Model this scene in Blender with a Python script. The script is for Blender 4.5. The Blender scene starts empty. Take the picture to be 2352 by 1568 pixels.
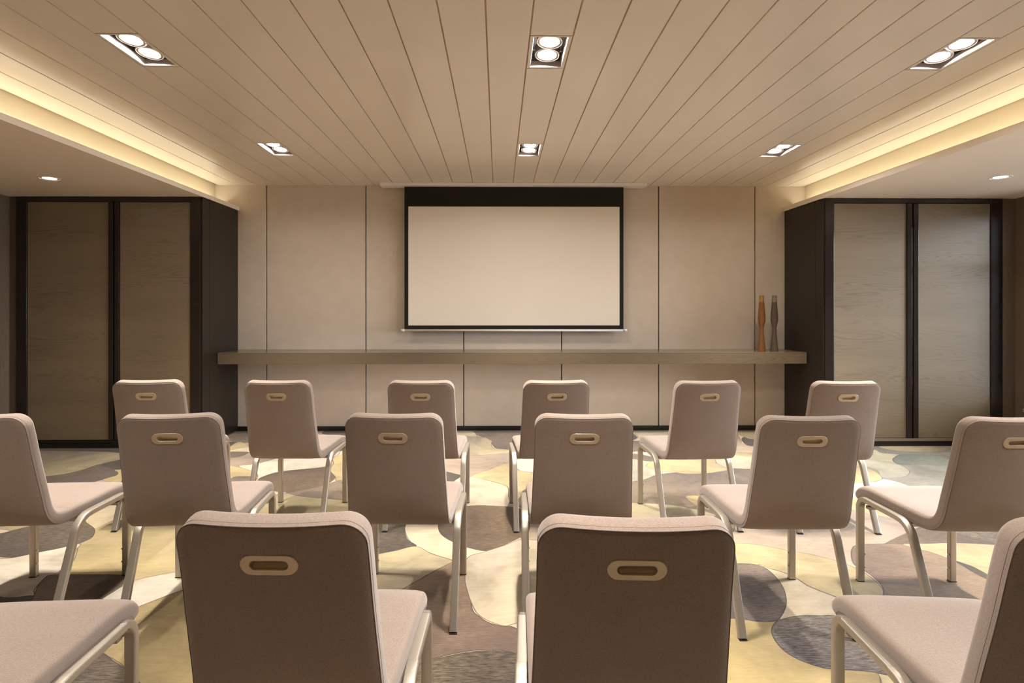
import bpy, bmesh, math, random
from mathutils import Vector, Matrix
from mathutils import geometry as geo

SC = bpy.context.scene
COL = SC.collection
R = math.radians

# ---------------------------------------------------------------- camera
YAW = math.atan(14 / 1306.0)
cam_d = bpy.data.cameras.new('camera')
cam_d.sensor_width = 36.0
cam_d.lens = 1306.0 * 36.0 / 2352.0
cam_d.shift_x = (1176 - 1158.5) / 2352.0
cam_d.shift_y = -(784 - 711) / 2352.0
cam_d.clip_start = 0.05
cam = bpy.data.objects.new('camera', cam_d)
cam.location = (0, 0, 1.234)
cam.rotation_euler = (R(90), 0, -YAW)
COL.objects.link(cam)
SC.camera = cam

# ---------------------------------------------------------------- light
SKY = (0.95, 0.95, 1.0)
SKY_STRENGTH = 22.0
SPOT_W = 200.0            # one lamp of a twin downlight
SPOT_COL = (1.0, 0.92, 0.83)
LENS_STRENGTH = 330.0     # the glowing lens itself (wide spill)
ROUND_W = 40.0
COVE_STRENGTH = 10.0
COVE_COL = (1.0, 0.95, 0.74)

w = bpy.data.worlds.new('overcast_sky')
SC.world = w
w.use_nodes = True
w.node_tree.nodes['Background'].inputs[0].default_value = (*SKY, 1)
w.node_tree.nodes['Background'].inputs[1].default_value = SKY_STRENGTH

SC.view_settings.view_transform = 'Standard'
SC.view_settings.look = 'None'
SC.view_settings.gamma = 1.0
SC.view_settings.exposure = 0.02
SC.view_settings.use_curve_mapping = False
SC.cycles.max_bounces = 10
SC.cycles.diffuse_bounces = 7
SC.cycles.glossy_bounces = 4
SC.cycles.transmission_bounces = 6
SC.cycles.sample_clamp_indirect = 6.0
SC.cycles.caustics_reflective = False
SC.cycles.caustics_refractive = False

# ---------------------------------------------------------------- helpers
def link(o, parent=None):
    COL.objects.link(o)
    if parent is not None:
        o.parent = parent
    return o

def empty(name, label=None, cat=None, loc=(0, 0, 0), rz=0.0, group=None, kind=None, parent=None):
    o = bpy.data.objects.new(name, None)
    o.empty_display_size = 0.1
    o.location = loc
    o.rotation_euler = (0, 0, rz)
    tag(o, label, cat, group, kind)
    return link(o, parent)

def tag(o, label=None, cat=None, group=None, kind=None):
    if label: o['label'] = label
    if cat: o['category'] = cat
    if group: o['group'] = group
    if kind: o['kind'] = kind
    return o

def mesh_obj(name, bm, mat, parent=None, smooth=False, loc=None, kind=None):
    me = bpy.data.meshes.new(name)
    bm.to_mesh(me); bm.free()
    for m in (mat if isinstance(mat, (list, tuple)) else [mat]):
        me.materials.append(m)
    if smooth:
        for p in me.polygons: p.use_smooth = True
    o = bpy.data.objects.new(name, me)
    if loc: o.location = loc
    if kind: o['kind'] = kind
    return link(o, parent)

def box(bm, x0, x1, y0, y1, z0, z1, bev=0.0):
    vs = [bm.verts.new(p) for p in ((x0,y0,z0),(x1,y0,z0),(x1,y1,z0),(x0,y1,z0),(x0,y0,z1),(x1,y0,z1),(x1,y1,z1),(x0,y1,z1))]
    fs = [bm.faces.new([vs[i] for i in f]) for f in ((3,2,1,0),(4,5,6,7),(0,1,5,4),(1,2,6,5),(2,3,7,6),(3,0,4,7))]
    if bev > 0:
        es = list({e for f in fs for e in f.edges})
        bmesh.ops.bevel(bm, geom=es, offset=bev, segments=2, affect='EDGES', profile=0.5)

def box_obj(name, b, mat, parent=None, bev=0.0, kind=None, label=None):
    bm = bmesh.new(); box(bm, *b, bev=bev)
    o = mesh_obj(name, bm, mat, parent, kind=kind)
    if label: o['label'] = label
    return o

def lathe(bm, prof, n=32, c=(0, 0, 0), close=False):
    rings = []
    for r, z in prof:
        if r < 1e-6:
            rings.append([bm.verts.new((c[0], c[1], c[2] + z))])
        else:
            rings.append([bm.verts.new((c[0] + r*math.cos(2*math.pi*i/n), c[1] + r*math.sin(2*math.pi*i/n), c[2] + z)) for i in range(n)])
    for a, b in zip(rings, rings[1:]):
        for i in range(n):
            j = (i + 1) % n
            if len(a) == 1 and len(b) == 1: continue
            if len(a) == 1: bm.faces.new((a[0], b[j], b[i]))
            elif len(b) == 1: bm.faces.new((a[i], a[j], b[0]))
            else: bm.faces.new((a[i], a[j], b[j], b[i]))

def sweep(bm, path, prof, frames, cap=True):
    """path: points; prof: list of (u,v); frames: list of (U,V) axes per point"""
    rings = []
    for p, (U, V) in zip(path, frames):
        rings.append([bm.verts.new(p + U*u + V*v) for u, v in prof])
    n = len(prof)
    for a, b in zip(rings, rings[1:]):
        for i in range(n):
            j = (i + 1) % n
            bm.faces.new((a[i], a[j], b[j], b[i]))
    if cap:
        bm.faces.new(list(reversed(rings[0]))); bm.faces.new(rings[-1])

def catmull(pts, sub, closed=False):
    out = []; n = len(pts)
    rng = range(n) if closed else range(n - 1)
    for i in rng:
        if closed: p0, p1, p2, p3 = pts[i-1], pts[i], pts[(i+1) % n], pts[(i+2) % n]
        else: p0, p1, p2, p3 = pts[max(i-1,0)], pts[i], pts[i+1], pts[min(i+2,n-1)]
        for k in range(sub):
            t = k / sub; t2 = t*t; t3 = t2*t
            out.append(tuple(0.5*((2*b) + (-a+c)*t + (2*a-5*b+4*c-d)*t2 + (-a+3*b-3*c+d)*t3) for a, b, c, d in zip(p0, p1, p2, p3)))
    if not closed: out.append(tuple(pts[-1]))
    return out

# ---------------------------------------------------------------- materials
def new_mat(name):
    m = bpy.data.materials.new(name); m.use_nodes = True
    nt = m.node_tree
    return m, nt, nt.nodes['Principled BSDF']

def nd(nt, t, **kw):
    n = nt.nodes.new(t)
    for k, v in kw.items():
        if k.startswith('i_'): n.inputs[k[2:].replace('_', ' ')].default_value = v
        else: setattr(n, k, v)
    return n

def coords(nt, scale=(1, 1, 1), kind='Object', rot=(0, 0, 0)):
    tc = nd(nt, 'ShaderNodeTexCoord'); mp = nd(nt, 'ShaderNodeMapping')
    mp.inputs['Scale'].default_value = scale; mp.inputs['Rotation'].default_value = rot
    nt.links.new(tc.outputs[kind], mp.inputs[0])
    return mp.outputs[0]

def noise(nt, vec, scale, detail=3.0, rough=0.5, dist=0.0):
    n = nd(nt, 'ShaderNodeTexNoise')
    n.inputs['Scale'].default_value = scale; n.inputs['Detail'].default_value = detail
    n.inputs['Roughness'].default_value = rough; n.inputs['Distortion'].default_value = dist
    nt.links.new(vec, n.inputs['Vector'])
    return n.outputs['Fac']

def ramp(nt, fac, stops):
    r = nd(nt, 'ShaderNodeValToRGB')
    el = r.color_ramp.elements
    el[0].position, el[0].color = stops[0][0], (*stops[0][1], 1)
    el[1].position, el[1].color = stops[-1][0], (*stops[-1][1], 1)
    for p, c in stops[1:-1]:
        e = el.new(p); e.color = (*c, 1)
    nt.links.new(fac, r.inputs[0])
    return r.outputs[0]

def bump(nt, bs, h, strength=0.2, dist=0.002):
    b = nd(nt, 'ShaderNodeBump'); b.inputs['Strength'].default_value = strength; b.inputs['Distance'].default_value = dist
    nt.links.new(h, b.inputs['Height']); nt.links.new(b.outputs[0], bs.inputs['Normal'])

def mulcol(nt, a, b, fac=1.0):
    m = nd(nt, 'ShaderNodeMix', data_type='RGBA', blend_type='MULTIPLY')
    m.inputs[0].default_value = fac
    nt.links.new(a, m.inputs[6]); nt.links.new(b, m.inputs[7])
    return m.outputs[2]

def paint(name, col, rough=0.5, var=0.04, spec=0.5):
    m, nt, bs = new_mat(name)
    v = coords(nt)
    f = noise(nt, v, 2.5, 3)
    c = ramp(nt, f, [(0.3, tuple(x*(1-var) for x in col)), (0.7, tuple(min(1, x*(1+var)) for x in col))])
    nt.links.new(c, bs.inputs['Base Color'])
    bs.inputs['Roughness'].default_value = rough
    bs.inputs['Specular IOR Level'].default_value = spec
    bump(nt, bs, noise(nt, v, 60, 2), 0.03, 0.002)
    return m

def metal(name, col, rough=0.3, metallic=1.0):
    m, nt, bs = new_mat(name)
    v = coords(nt)
    f = noise(nt, v, 900, 2)
    c = ramp(nt, f, [(0.3, tuple(x*0.88 for x in col)), (0.7, tuple(min(1, x*1.08) for x in col))])
    nt.links.new(c, bs.inputs['Base Color'])
    bs.inputs['Metallic'].default_value = metallic
    bs.inputs['Roughness'].default_value = rough
    return m

def wood(name, dark, light, axis='X', rough=0.42, scale=1.0, ring=0.5):
    m, nt, bs = new_mat(name)
    s = scale
    v = coords(nt, (0.9*s, 1.0*s, 9.5*s) if axis == 'X' else (9.5*s, 9.5*s, 0.9*s))
    field = noise(nt, v, 0.75, 2, 0.35, 0.35)             # slow field whose contours are the growth rings
    k = nd(nt, 'ShaderNodeMath', operation='MULTIPLY'); k.inputs[1].default_value = 150.0
    nt.links.new(field, k.inputs[0])
    sn = nd(nt, 'ShaderNodeMath', operation='SINE'); nt.links.new(k.outputs[0], sn.inputs[0])
    lines = ramp(nt, sn.outputs[0], [(0.35, (1, 1, 1)), (0.95, (0, 0, 0))])
    vis = ramp(nt, noise(nt, v, 0.6, 2, 0.5), [(0.42, (0, 0, 0)), (0.64, (1, 1, 1))])
    fine = noise(nt, coords(nt, (4*s, 9*s, 260*s) if axis == 'X' else (260*s, 260*s, 4*s)), 1.0, 3, 0.65)
    tone = noise(nt, coords(nt, (0.5*s, 1*s, 3.2*s) if axis == 'X' else (3.2*s, 3.2*s, 0.5*s)), 1.0, 2, 0.5)
    ad = nd(nt, 'ShaderNodeMath', operation='MULTIPLY_ADD'); ad.inputs[1].default_value = 0.7
    nt.links.new(fine, ad.inputs[0]); nt.links.new(tone, ad.inputs[2])
    base = ramp(nt, ad.outputs[0], [(0.45, tuple(d*.5 + l*.5 for d, l in zip(dark, light))), (1.05, light)])
    mx = nd(nt, 'ShaderNodeMix', data_type='RGBA')
    inv = nd(nt, 'ShaderNodeMath', operation='MULTIPLY')
    one = nd(nt, 'ShaderNodeMath', operation='SUBTRACT'); one.inputs[0].default_value = 1.0
    nt.links.new(lines, one.inputs[1]); nt.links.new(one.outputs[0], inv.inputs[0]); nt.links.new(vis, inv.inputs[1])
    sc = nd(nt, 'ShaderNodeMath', operation='MULTIPLY'); sc.inputs[1].default_value = ring
    nt.links.new(inv.outputs[0], sc.inputs[0])
    nt.links.new(sc.outputs[0], mx.inputs[0]); nt.links.new(base, mx.inputs[6]); mx.inputs[7].default_value = (*dark, 1)
    nt.links.new(mx.outputs[2], bs.inputs['Base Color'])
    bs.inputs['Roughness'].default_value = rough
    bump(nt, bs, fine, 0.08, 0.001)
    return m

def emit(name, col, s):
    m, nt, bs = new_mat(name)
    bs.inputs['Base Color'].default_value = (0.8, 0.8, 0.8, 1)
    bs.inputs['Emission Color'].default_value = (*col, 1)
    bs.inputs['Emission Strength'].default_value = s
    return m

def fabric(name, c0, c1, rough=0.9, thread=900.0, sheen=0.15):
    m, nt, bs = new_mat(name)
    v = coords(nt)
    warp = noise(nt, coords(nt, (1, 1, 0.22)), thread, 2, 0.6)
    weft = noise(nt, coords(nt, (0.22, 0.22, 1)), thread, 2, 0.6)
    mx = nd(nt, 'ShaderNodeMath', operation='ADD'); nt.links.new(warp, mx.inputs[0]); nt.links.new(weft, mx.inputs[1])
    hv = nd(nt, 'ShaderNodeMath', operation='MULTIPLY'); hv.inputs[1].default_value = 0.5
    nt.links.new(mx.outputs[0], hv.inputs[0])
    c = ramp(nt, hv.outputs[0], [(0.36, c0), (0.64, c1)])
    big = ramp(nt, noise(nt, v, 9, 3), [(0.3, (0.94, 0.94, 0.94)), (0.7, (1.0, 1.0, 1.0))])
    nt.links.new(mulcol(nt, c, big), bs.inputs['Base Color'])
    bs.inputs['Roughness'].default_value = rough
    bs.inputs['Specular IOR Level'].default_value = 0.2
    bs.inputs['Sheen Weight'].default_value = sheen
    bs.inputs['Sheen Roughness'].default_value = 0.5
    bump(nt, bs, hv.outputs[0], 0.25, 0.0008)
    return m

M = {}
M['plank'] = paint('plank_paint', (0.775, 0.705, 0.61), 0.22, 0.02)
M['soffit'] = paint('soffit_paint', (0.82, 0.73, 0.62), 0.6, 0.02)
M['reveal'] = paint('reveal_shaded', (0.42, 0.38, 0.36), 0.5)  # white reveal coloured grey, weaker lens light put into the colour
M['cove'] = paint('cove_back_dimmed', (0.62, 0.53, 0.38), 0.7, 0.02)  # darker and yellower than the soffit: dimmer cove light painted in
M['ground'] = paint('paving_outside', (0.22, 0.21, 0.20), 0.9)
M['void'] = paint('plank_gap', (0.50, 0.38, 0.26), 0.9)
M['wallfab'] = fabric('wall_panel_fabric', (0.555, 0.478, 0.388), (0.635, 0.548, 0.452), 0.85, 500.0, 0.0)
M['plaster'] = paint('plaster', (0.55, 0.46, 0.36), 0.8)
M['gap'] = paint('shadow_gap', (0.03, 0.025, 0.02), 0.8)
M['base'] = paint('baseboard_lacquer', (0.012, 0.010, 0.009), 0.3)
M['lacquer'] = paint('dark_lacquer', (0.022, 0.016, 0.013), 0.16)
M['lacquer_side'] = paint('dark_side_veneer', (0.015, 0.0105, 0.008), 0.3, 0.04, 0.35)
M['doorwood'] = wood('grey_oak', (0.095, 0.071, 0.044), (0.232, 0.182, 0.118), 'X', 0.36, 1.0, 0.42)
M['wallwood'] = wood('wall_oak', (0.075, 0.055, 0.038), (0.165, 0.125, 0.086), 'Z', 0.5)
M['shelfwood'] = wood('shelf_oak', (0.065, 0.047, 0.030), (0.135, 0.103, 0.066), 'X', 0.22, 1.0, 0.35)
M['railwood'] = wood('rail_oak', (0.16, 0.125, 0.09), (0.24, 0.19, 0.14), 'X', 0.35)
M['white'] = paint('white_enamel', (0.82, 0.78, 0.75), 0.35, 0.01)
M['screen'] = paint('matte_screen', (0.77, 0.705, 0.61), 0.75, 0.01, 0.2)
M['black'] = paint('screen_black', (0.014, 0.012, 0.009), 0.7, 0.02, 0.2)
M['lampbox'] = paint('lamp_box_black', (0.02, 0.016, 0.014), 0.6)
M['ring'] = metal('lamp_ring', (0.80, 0.76, 0.72), 0.35, 0.6)
M['lens'] = emit('lit_lens', (1.0, 0.925, 0.84), LENS_STRENGTH)
M['lens2'] = emit('lit_round_lens', (1.0, 0.86, 0.68), 28.0)
M['led'] = emit('led_strip', COVE_COL, COVE_STRENGTH)
M['fabric'] = fabric('chair_fabric', (0.205, 0.156, 0.127), (0.300, 0.236, 0.196), 0.9, 1000.0, 0.25)
M['thread'] = paint('seam_thread', (0.14, 0.10, 0.083), 0.9)
M['stitch'] = paint('stitch_thread', (0.22, 0.16, 0.13), 0.9)
M['frame'] = metal('satin_champagne_metal', (0.43, 0.385, 0.325), 0.38, 0.7)
M['brass'] = metal('handle_metal', (0.50, 0.41, 0.30), 0.42, 0.55)
M['cup'] = metal('handle_cup_lit_metal', (0.70, 0.60, 0.47), 0.35, 0.8)  # paler than the handle plate, light inside the recess put into the colour
M['rubber'] = paint('black_plastic', (0.012, 0.011, 0.011), 0.5)
M['screw'] = metal('chrome_screw', (0.8, 0.8, 0.82), 0.15)
M['winframe'] = paint('window_frame_paint', (0.25, 0.22, 0.20), 0.4)

def vase_mat(name, col):
    m, nt, bs = new_mat(name)
    bs.inputs['Base Color'].default_value = (*col, 1)
    bs.inputs['Roughness'].default_value = 0.35
    bs.inputs['Transmission Weight'].default_value = 0.35
    bs.inputs['IOR'].default_value = 1.3
    f = noise(nt, coords(nt, (1, 1, 1)), 12, 2)
    nt.links.new(ramp(nt, f, [(0.2, tuple(c*0.9 for c in col)), (0.8, col)]), bs.inputs['Base Color'])
    return m
M['orange'] = vase_mat('orange_frosted_glass', (0.30, 0.13, 0.048))
M['orange_rim'] = vase_mat('amber_frosted_glass', (0.50, 0.29, 0.07))
M['smoke'] = vase_mat('smoke_frosted_glass', (0.155, 0.115, 0.085))
M['smoke_rim'] = vase_mat('pale_smoke_glass', (0.36, 0.27, 0.19))

def glass_mat():
    m, nt, bs = new_mat('window_glass')
    nt.nodes.remove(bs)
    out = nt.nodes['Material Output']
    tr = nd(nt, 'ShaderNodeBsdfTransparent'); tr.inputs[0].default_value = (0.93, 0.96, 0.97, 1)
    gl = nd(nt, 'ShaderNodeBsdfGlossy'); gl.inputs['Roughness'].default_value = 0.02
    fr = nd(nt, 'ShaderNodeFresnel'); mx = nd(nt, 'ShaderNodeMixShader')
    nt.links.new(fr.outputs[0], mx.inputs[0]); nt.links.new(tr.outputs[0], mx.inputs[1]); nt.links.new(gl.outputs[0], mx.inputs[2])
    nt.links.new(mx.outputs[0], out.inputs[0])
    return m
M['glass'] = glass_mat()

def carpet_mat():
    m, nt, bs = new_mat('tufted_carpet')
    at = nd(nt, 'ShaderNodeAttribute', attribute_name='Col')
    v = coords(nt)
    mott = noise(nt, v, 3.2, 4, 0.6, 0.8)
    streak = noise(nt, coords(nt, (26, 150, 1), rot=(0, 0, 0.25)), 1.0, 3, 0.65)
    streak2 = noise(nt, coords(nt, (7, 38, 1), rot=(0, 0, -0.15)), 1.0, 4, 0.65)
    c1 = ramp(nt, mott, [(0.28, (0.66, 0.64, 0.60)), (0.5, (0.93, 0.93, 0.91)), (0.72, (1.14, 1.12, 1.08))])
    a = mulcol(nt, at.outputs['Color'], c1)
    c2 = ramp(nt, streak2, [(0.3, (0.90, 0.89, 0.88)), (0.7, (1.05, 1.05, 1.05))])
    a = mulcol(nt, a, c2)
    # heavy black-and-beige flecks where the alpha of the tuft colour says so
    fl = ramp(nt, streak, [(0.36, (0.42, 0.40, 0.40)), (0.50, (0.95, 0.95, 0.95)), (0.66, (1.75, 1.68, 1.58))])
    mx = nd(nt, 'ShaderNodeMix', data_type='RGBA', blend_type='MULTIPLY')
    nt.links.new(at.outputs['Alpha'], mx.inputs[0]); nt.links.new(a, mx.inputs[6]); nt.links.new(fl, mx.inputs[7])
    nt.links.new(mx.outputs[2], bs.inputs['Base Color'])
    bs.inputs['Roughness'].default_value = 0.95
    bs.inputs['Specular IOR Level'].default_value = 0.1
    bs.inputs['Sheen Weight'].default_value = 0.15
    pile = noise(nt, v, 420, 3, 0.6)
    bump(nt, bs, pile, 0.35, 0.003)
    return m
M['carpet'] = carpet_mat()

CARPET = [
    ('kh', [(-4.508, 4.973), (-3.998, 5.016), (-3.424, 4.981), (-3.169, 4.883), (-3.098, 4.773), (-3.176, 4.619), (-3.216, 4.383), (-3.346, 4.254), (-3.772, 4.162)]),
    ('gr', [(3.214, 5.247), (4.429, 5.234), (3.962, 4.467), (3.329, 3.753), (2.760, 3.759), (2.624, 3.956), (2.685, 4.384)]),
    ('ma', [(1.288, 3.250), (1.757, 3.312), (2.235, 3.525), (2.762, 3.724), (2.514, 3.304), (2.033, 2.972), (1.693, 2.678), (1.661, 2.736), (1.577, 2.821), (1.481, 2.898), (1.351, 2.966), (1.255, 2.967), (1.147, 3.010)]),
    ('ta', [(-2.642, 5.529), (-2.652, 5.814), (-2.554, 5.849), (-2.266, 5.846), (-2.069, 5.337), (-2.402, 5.311), (-2.548, 5.403)]),
    ('ma', [(-2.321, 4.804), (-2.183, 4.827), (-2.162, 4.952), (-1.835, 4.897), (-1.860, 4.705), (-1.949, 4.571), (-2.040, 4.486), (-2.168, 4.487)]),
    ('cr', [(1.061, 5.799), (1.744, 5.799), (2.085, 5.795), (1.916, 5.325), (1.378, 5.271), (1.276, 5.362), (1.348, 5.486), (1.337, 5.650), (1.034, 5.654)]),
    ('kh', [(2.277, 5.801), (2.884, 5.794), (2.646, 5.317), (2.402, 5.396), (2.386, 5.491), (2.348, 5.606), (2.214, 5.641)]),
    ('ma', [(2.214, 5.641), (2.369, 5.656), (2.297, 5.351), (2.268, 5.203), (2.519, 5.060), (2.402, 4.827), (2.023, 4.831), (2.032, 5.177)]),
    ('cr', [(1.771, 4.620), (1.840, 4.784), (2.029, 4.843), (2.117, 4.757), (2.250, 4.707), (2.093, 4.379), (1.918, 4.361), (1.770, 4.363), (1.750, 4.488)]),
    ('mi', [(1.049, 4.720), (1.117, 4.696), (1.246, 4.625), (1.305, 4.536), (1.223, 4.250), (1.058, 4.086), (0.963, 4.069), (0.904, 4.070)]),
    ('ta', [(0.904, 4.070), (0.965, 4.078), (1.069, 4.131), (1.187, 4.241), (1.337, 4.297), (1.395, 4.268), (1.551, 4.266), (1.697, 4.323), (1.798, 4.403), (1.932, 4.391), (2.084, 4.359), (1.786, 3.737), (1.664, 3.738), (1.536, 3.667), (1.303, 3.558), (1.222, 3.500), (1.060, 3.588), (0.861, 3.618), (0.816, 3.675)]),
    ('kh', [(0.805, 3.625), (0.862, 3.625), (1.062, 3.595), (1.224, 3.506), (1.301, 3.428), (1.318, 3.379), (1.255, 3.308), (1.144, 3.123), (0.695, 3.128)]),
    ('ta', [(-3.346, 4.254), (-3.216, 4.383), (-3.175, 4.586), (-2.947, 4.410), (-2.885, 4.342), (-2.849, 4.263), (-2.875, 4.152), (-2.911, 4.074), (-2.973, 3.949), (-3.181, 3.833), (-3.614, 4.030), (-3.744, 4.175)]),
    ('ye', [(-2.964, 4.423), (-2.893, 4.471), (-2.739, 4.501), (-2.367, 4.017), (-2.626, 4.058), (-2.734, 4.091), (-2.873, 4.150), (-2.849, 4.263), (-2.885, 4.342)]),
    ('dk', [(-3.175, 4.586), (-3.086, 4.755), (-2.983, 4.826), (-2.783, 4.501), (-2.882, 4.440), (-2.956, 4.422), (-3.083, 4.497)]),
    ('ye', [(-2.284, 3.230), (-2.260, 3.337), (-2.233, 3.452), (-1.881, 3.396), (-1.532, 2.987), (-1.412, 2.683), (-1.551, 2.606), (-1.649, 2.592), (-1.982, 2.611), (-2.069, 2.706), (-2.094, 2.824), (-2.205, 3.014), (-2.215, 3.097)]),
    ('kh', [(-2.416, 3.339), (-2.511, 3.564), (-2.411, 3.649), (-2.234, 3.439), (-2.260, 3.337), (-2.275, 3.230)]),
    ('ch', [(-2.797, 3.124), (-2.749, 3.167), (-2.686, 3.258), (-2.608, 3.317), (-2.565, 3.403), (-2.557, 3.469), (-2.497, 3.558), (-2.452, 3.428), (-2.402, 3.339), (-2.275, 3.230), (-2.205, 3.118), (-2.202, 3.055), (-2.222, 3.014), (-2.275, 2.965), (-2.342, 2.918), (-2.420, 2.854), (-2.615, 2.921)]),
    ('wh', [(-2.517, 2.811), (-2.420, 2.854), (-2.342, 2.918), (-2.275, 2.965), (-2.204, 3.024), (-2.164, 2.935), (-2.107, 2.842), (-2.088, 2.781), (-2.069, 2.706), (-2.074, 2.666), (-2.090, 2.658), (-2.048, 2.538), (-2.007, 2.476), (-2.098, 2.463), (-2.225, 2.485)]),
    ('ta', [(-2.090, 2.658), (-2.029, 2.673), (-1.744, 2.662), (-1.692, 2.593), (-1.697, 2.507), (-1.699, 2.375), (-1.704, 2.245), (-1.889, 2.247), (-1.960, 2.378), (-2.010, 2.482), (-2.061, 2.567)]),  # taupe area drawn along a chair's cast shadow, shade and pattern together
    ('dk', [(-2.218, 2.478), (-2.096, 2.460), (-2.007, 2.476), (-1.960, 2.378), (-1.904, 2.193), (-2.013, 2.248)]),
    ('dk', [(-1.816, 2.376), (-1.736, 2.426), (-1.712, 2.528), (-1.702, 2.608), (-1.675, 2.534), (-1.688, 2.493), (-1.692, 2.375), (-1.703, 2.268)]),
    ('wh', [(-1.692, 2.375), (-1.688, 2.493), (-1.656, 2.615), (-1.503, 2.700), (-1.401, 2.731), (-1.320, 2.574), (-1.397, 2.510), (-1.518, 2.336), (-1.519, 2.243), (-1.602, 2.190), (-1.684, 2.302)]),
    ('go', [(-1.518, 2.336), (-1.397, 2.510), (-1.278, 2.634), (-0.976, 2.131), (-0.918, 1.791), (-1.116, 1.793), (-1.272, 1.958), (-1.357, 2.020), (-1.440, 2.068), (-1.452, 2.136), (-1.530, 2.189)]),
    ('ch', [(-1.436, 2.063), (-1.354, 2.016), (-1.267, 1.958), (-1.143, 1.852), (-1.033, 1.660), (-1.353, 1.663), (-1.523, 1.872), (-1.487, 1.995)]),
    ('ye', [(-2.430, 5.225), (-2.415, 5.341), (-2.281, 5.223), (-2.237, 5.138), (-2.295, 5.005), (-2.373, 5.006)]),
    ('cr', [(-2.367, 4.992), (-2.249, 5.166), (-2.103, 5.250), (-1.848, 5.107), (-1.763, 4.872), (-2.271, 4.966)]),
    ('ta', [(-2.348, 4.953), (-2.165, 4.957), (-2.172, 4.802), (-2.266, 4.780)]),
    ('ye', [(-2.178, 4.509), (-2.040, 4.486), (-1.879, 4.381), (-1.788, 4.244), (-1.701, 4.063), (-1.641, 3.850), (-1.861, 3.852)]),
    ('ta', [(-1.957, 4.209), (-1.861, 4.236), (-1.783, 4.207), (-1.758, 4.099), (-1.883, 4.048)]),
    ('wh', [(-2.050, 4.507), (-1.949, 4.571), (-1.860, 4.705), (-1.807, 4.823), (-1.469, 4.944), (-1.401, 5.021), (-1.358, 4.867), (-1.374, 4.746), (-1.321, 4.564), (-1.337, 4.499), (-1.414, 4.448), (-1.656, 4.359), (-1.733, 4.244), (-1.749, 4.152), (-1.788, 4.244), (-1.851, 4.341)]),
    ('ye', [(-1.306, 4.395), (-1.321, 4.564), (-1.374, 4.746), (-1.333, 4.867), (-1.302, 4.942), (-1.181, 4.941), (-0.969, 4.055), (-1.078, 4.091), (-1.168, 4.110), (-1.199, 4.201), (-1.260, 4.315)]),
    ('ta', [(-1.435, 3.855), (-1.319, 3.925), (-1.211, 4.041), (-1.146, 4.127), (-0.994, 4.162), (-0.886, 3.921), (-0.872, 3.650), (-1.004, 3.701), (-1.128, 3.732), (-1.321, 3.785)]),
    ('ol', [(-1.455, 3.856), (-1.321, 3.785), (-1.128, 3.732), (-1.004, 3.701), (-0.872, 3.650), (-0.734, 3.250), (-0.747, 3.043), (-1.300, 3.049), (-1.501, 3.629), (-1.487, 3.772)]),
    ('br', [(-1.746, 4.152), (-1.733, 4.244), (-1.656, 4.359), (-1.437, 4.448), (-1.342, 4.478), (-1.260, 4.315), (-1.199, 4.201), (-1.195, 4.128), (-1.217, 4.024), (-1.319, 3.925), (-1.400, 3.871), (-1.458, 3.863), (-1.561, 3.896), (-1.645, 3.978)]),
    ('ta', [(-0.228, 5.644), (-0.217, 5.798), (0.222, 5.770), (0.509, 5.767), (0.645, 5.488), (0.436, 4.943), (0.105, 4.993), (-0.012, 5.054), (-0.058, 5.223), (-0.076, 5.390)]),
    ('cr', [(-0.437, 5.801), (-0.267, 5.775), (-0.213, 5.606), (-0.222, 5.497), (-0.347, 5.449), (-0.449, 5.535)]),
    ('kh', [(-0.383, 5.513), (-0.256, 5.540), (-0.126, 5.496), (-0.067, 5.322), (-0.054, 5.116), (-0.012, 5.054), (0.105, 5.005), (0.103, 4.906), (-0.138, 4.825), (-0.336, 4.827)]),
    ('ma', [(-0.494, 4.731), (-0.334, 4.810), (-0.139, 4.836), (0.103, 4.918), (0.530, 5.153), (0.478, 4.643), (0.096, 4.597), (-0.062, 4.406), (-0.207, 4.211), (-0.385, 4.276)]),
    ('dk', [(-0.429, 4.343), (-0.323, 4.284), (-0.282, 4.232), (-0.309, 4.101), (-0.335, 4.051), (-0.406, 4.110)]),
    ('wh', [(0.125, 4.647), (0.294, 4.750), (0.486, 4.721), (0.435, 4.225), (0.254, 4.313), (0.156, 4.381)]),
    ('ye', [(-0.207, 4.211), (-0.062, 4.406), (0.096, 4.597), (0.156, 4.381), (0.254, 4.313), (0.365, 4.142), (0.402, 3.911), (0.196, 3.914), (0.144, 3.741), (0.087, 3.629), (0.068, 3.775), (0.066, 3.952), (0.002, 4.047), (-0.094, 4.127)]),
    ('cr', [(-0.335, 4.051), (-0.279, 4.190), (-0.207, 4.211), (-0.094, 4.127), (0.002, 4.047), (0.066, 3.952), (0.070, 3.742), (0.087, 3.629), (0.165, 3.493), (0.002, 3.524), (-0.205, 3.541), (-0.328, 3.527), (-0.375, 3.920)]),
    ('ma', [(0.161, 3.408), (0.293, 3.326), (0.429, 3.248), (0.380, 2.872), (0.248, 3.007), (0.166, 3.040), (0.119, 3.085)]),
    ('cr', [(-0.207, 3.571), (-0.312, 3.587), (-0.393, 3.558), (-0.480, 3.443), (-0.539, 3.309), (-0.523, 3.185), (-0.486, 3.069), (-0.432, 2.972), (-0.335, 2.880), (-0.236, 2.812), (-0.160, 2.765), (-0.131, 2.839), (-0.049, 2.896), (-0.092, 3.204)]),
    ('ch', [(-0.828, 3.237), (-0.719, 3.298), (-0.611, 3.336), (-0.539, 3.309), (-0.523, 3.185), (-0.484, 3.058), (-0.427, 2.972), (-0.526, 2.921), (-0.626, 2.869), (-0.718, 2.808)]),
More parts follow.
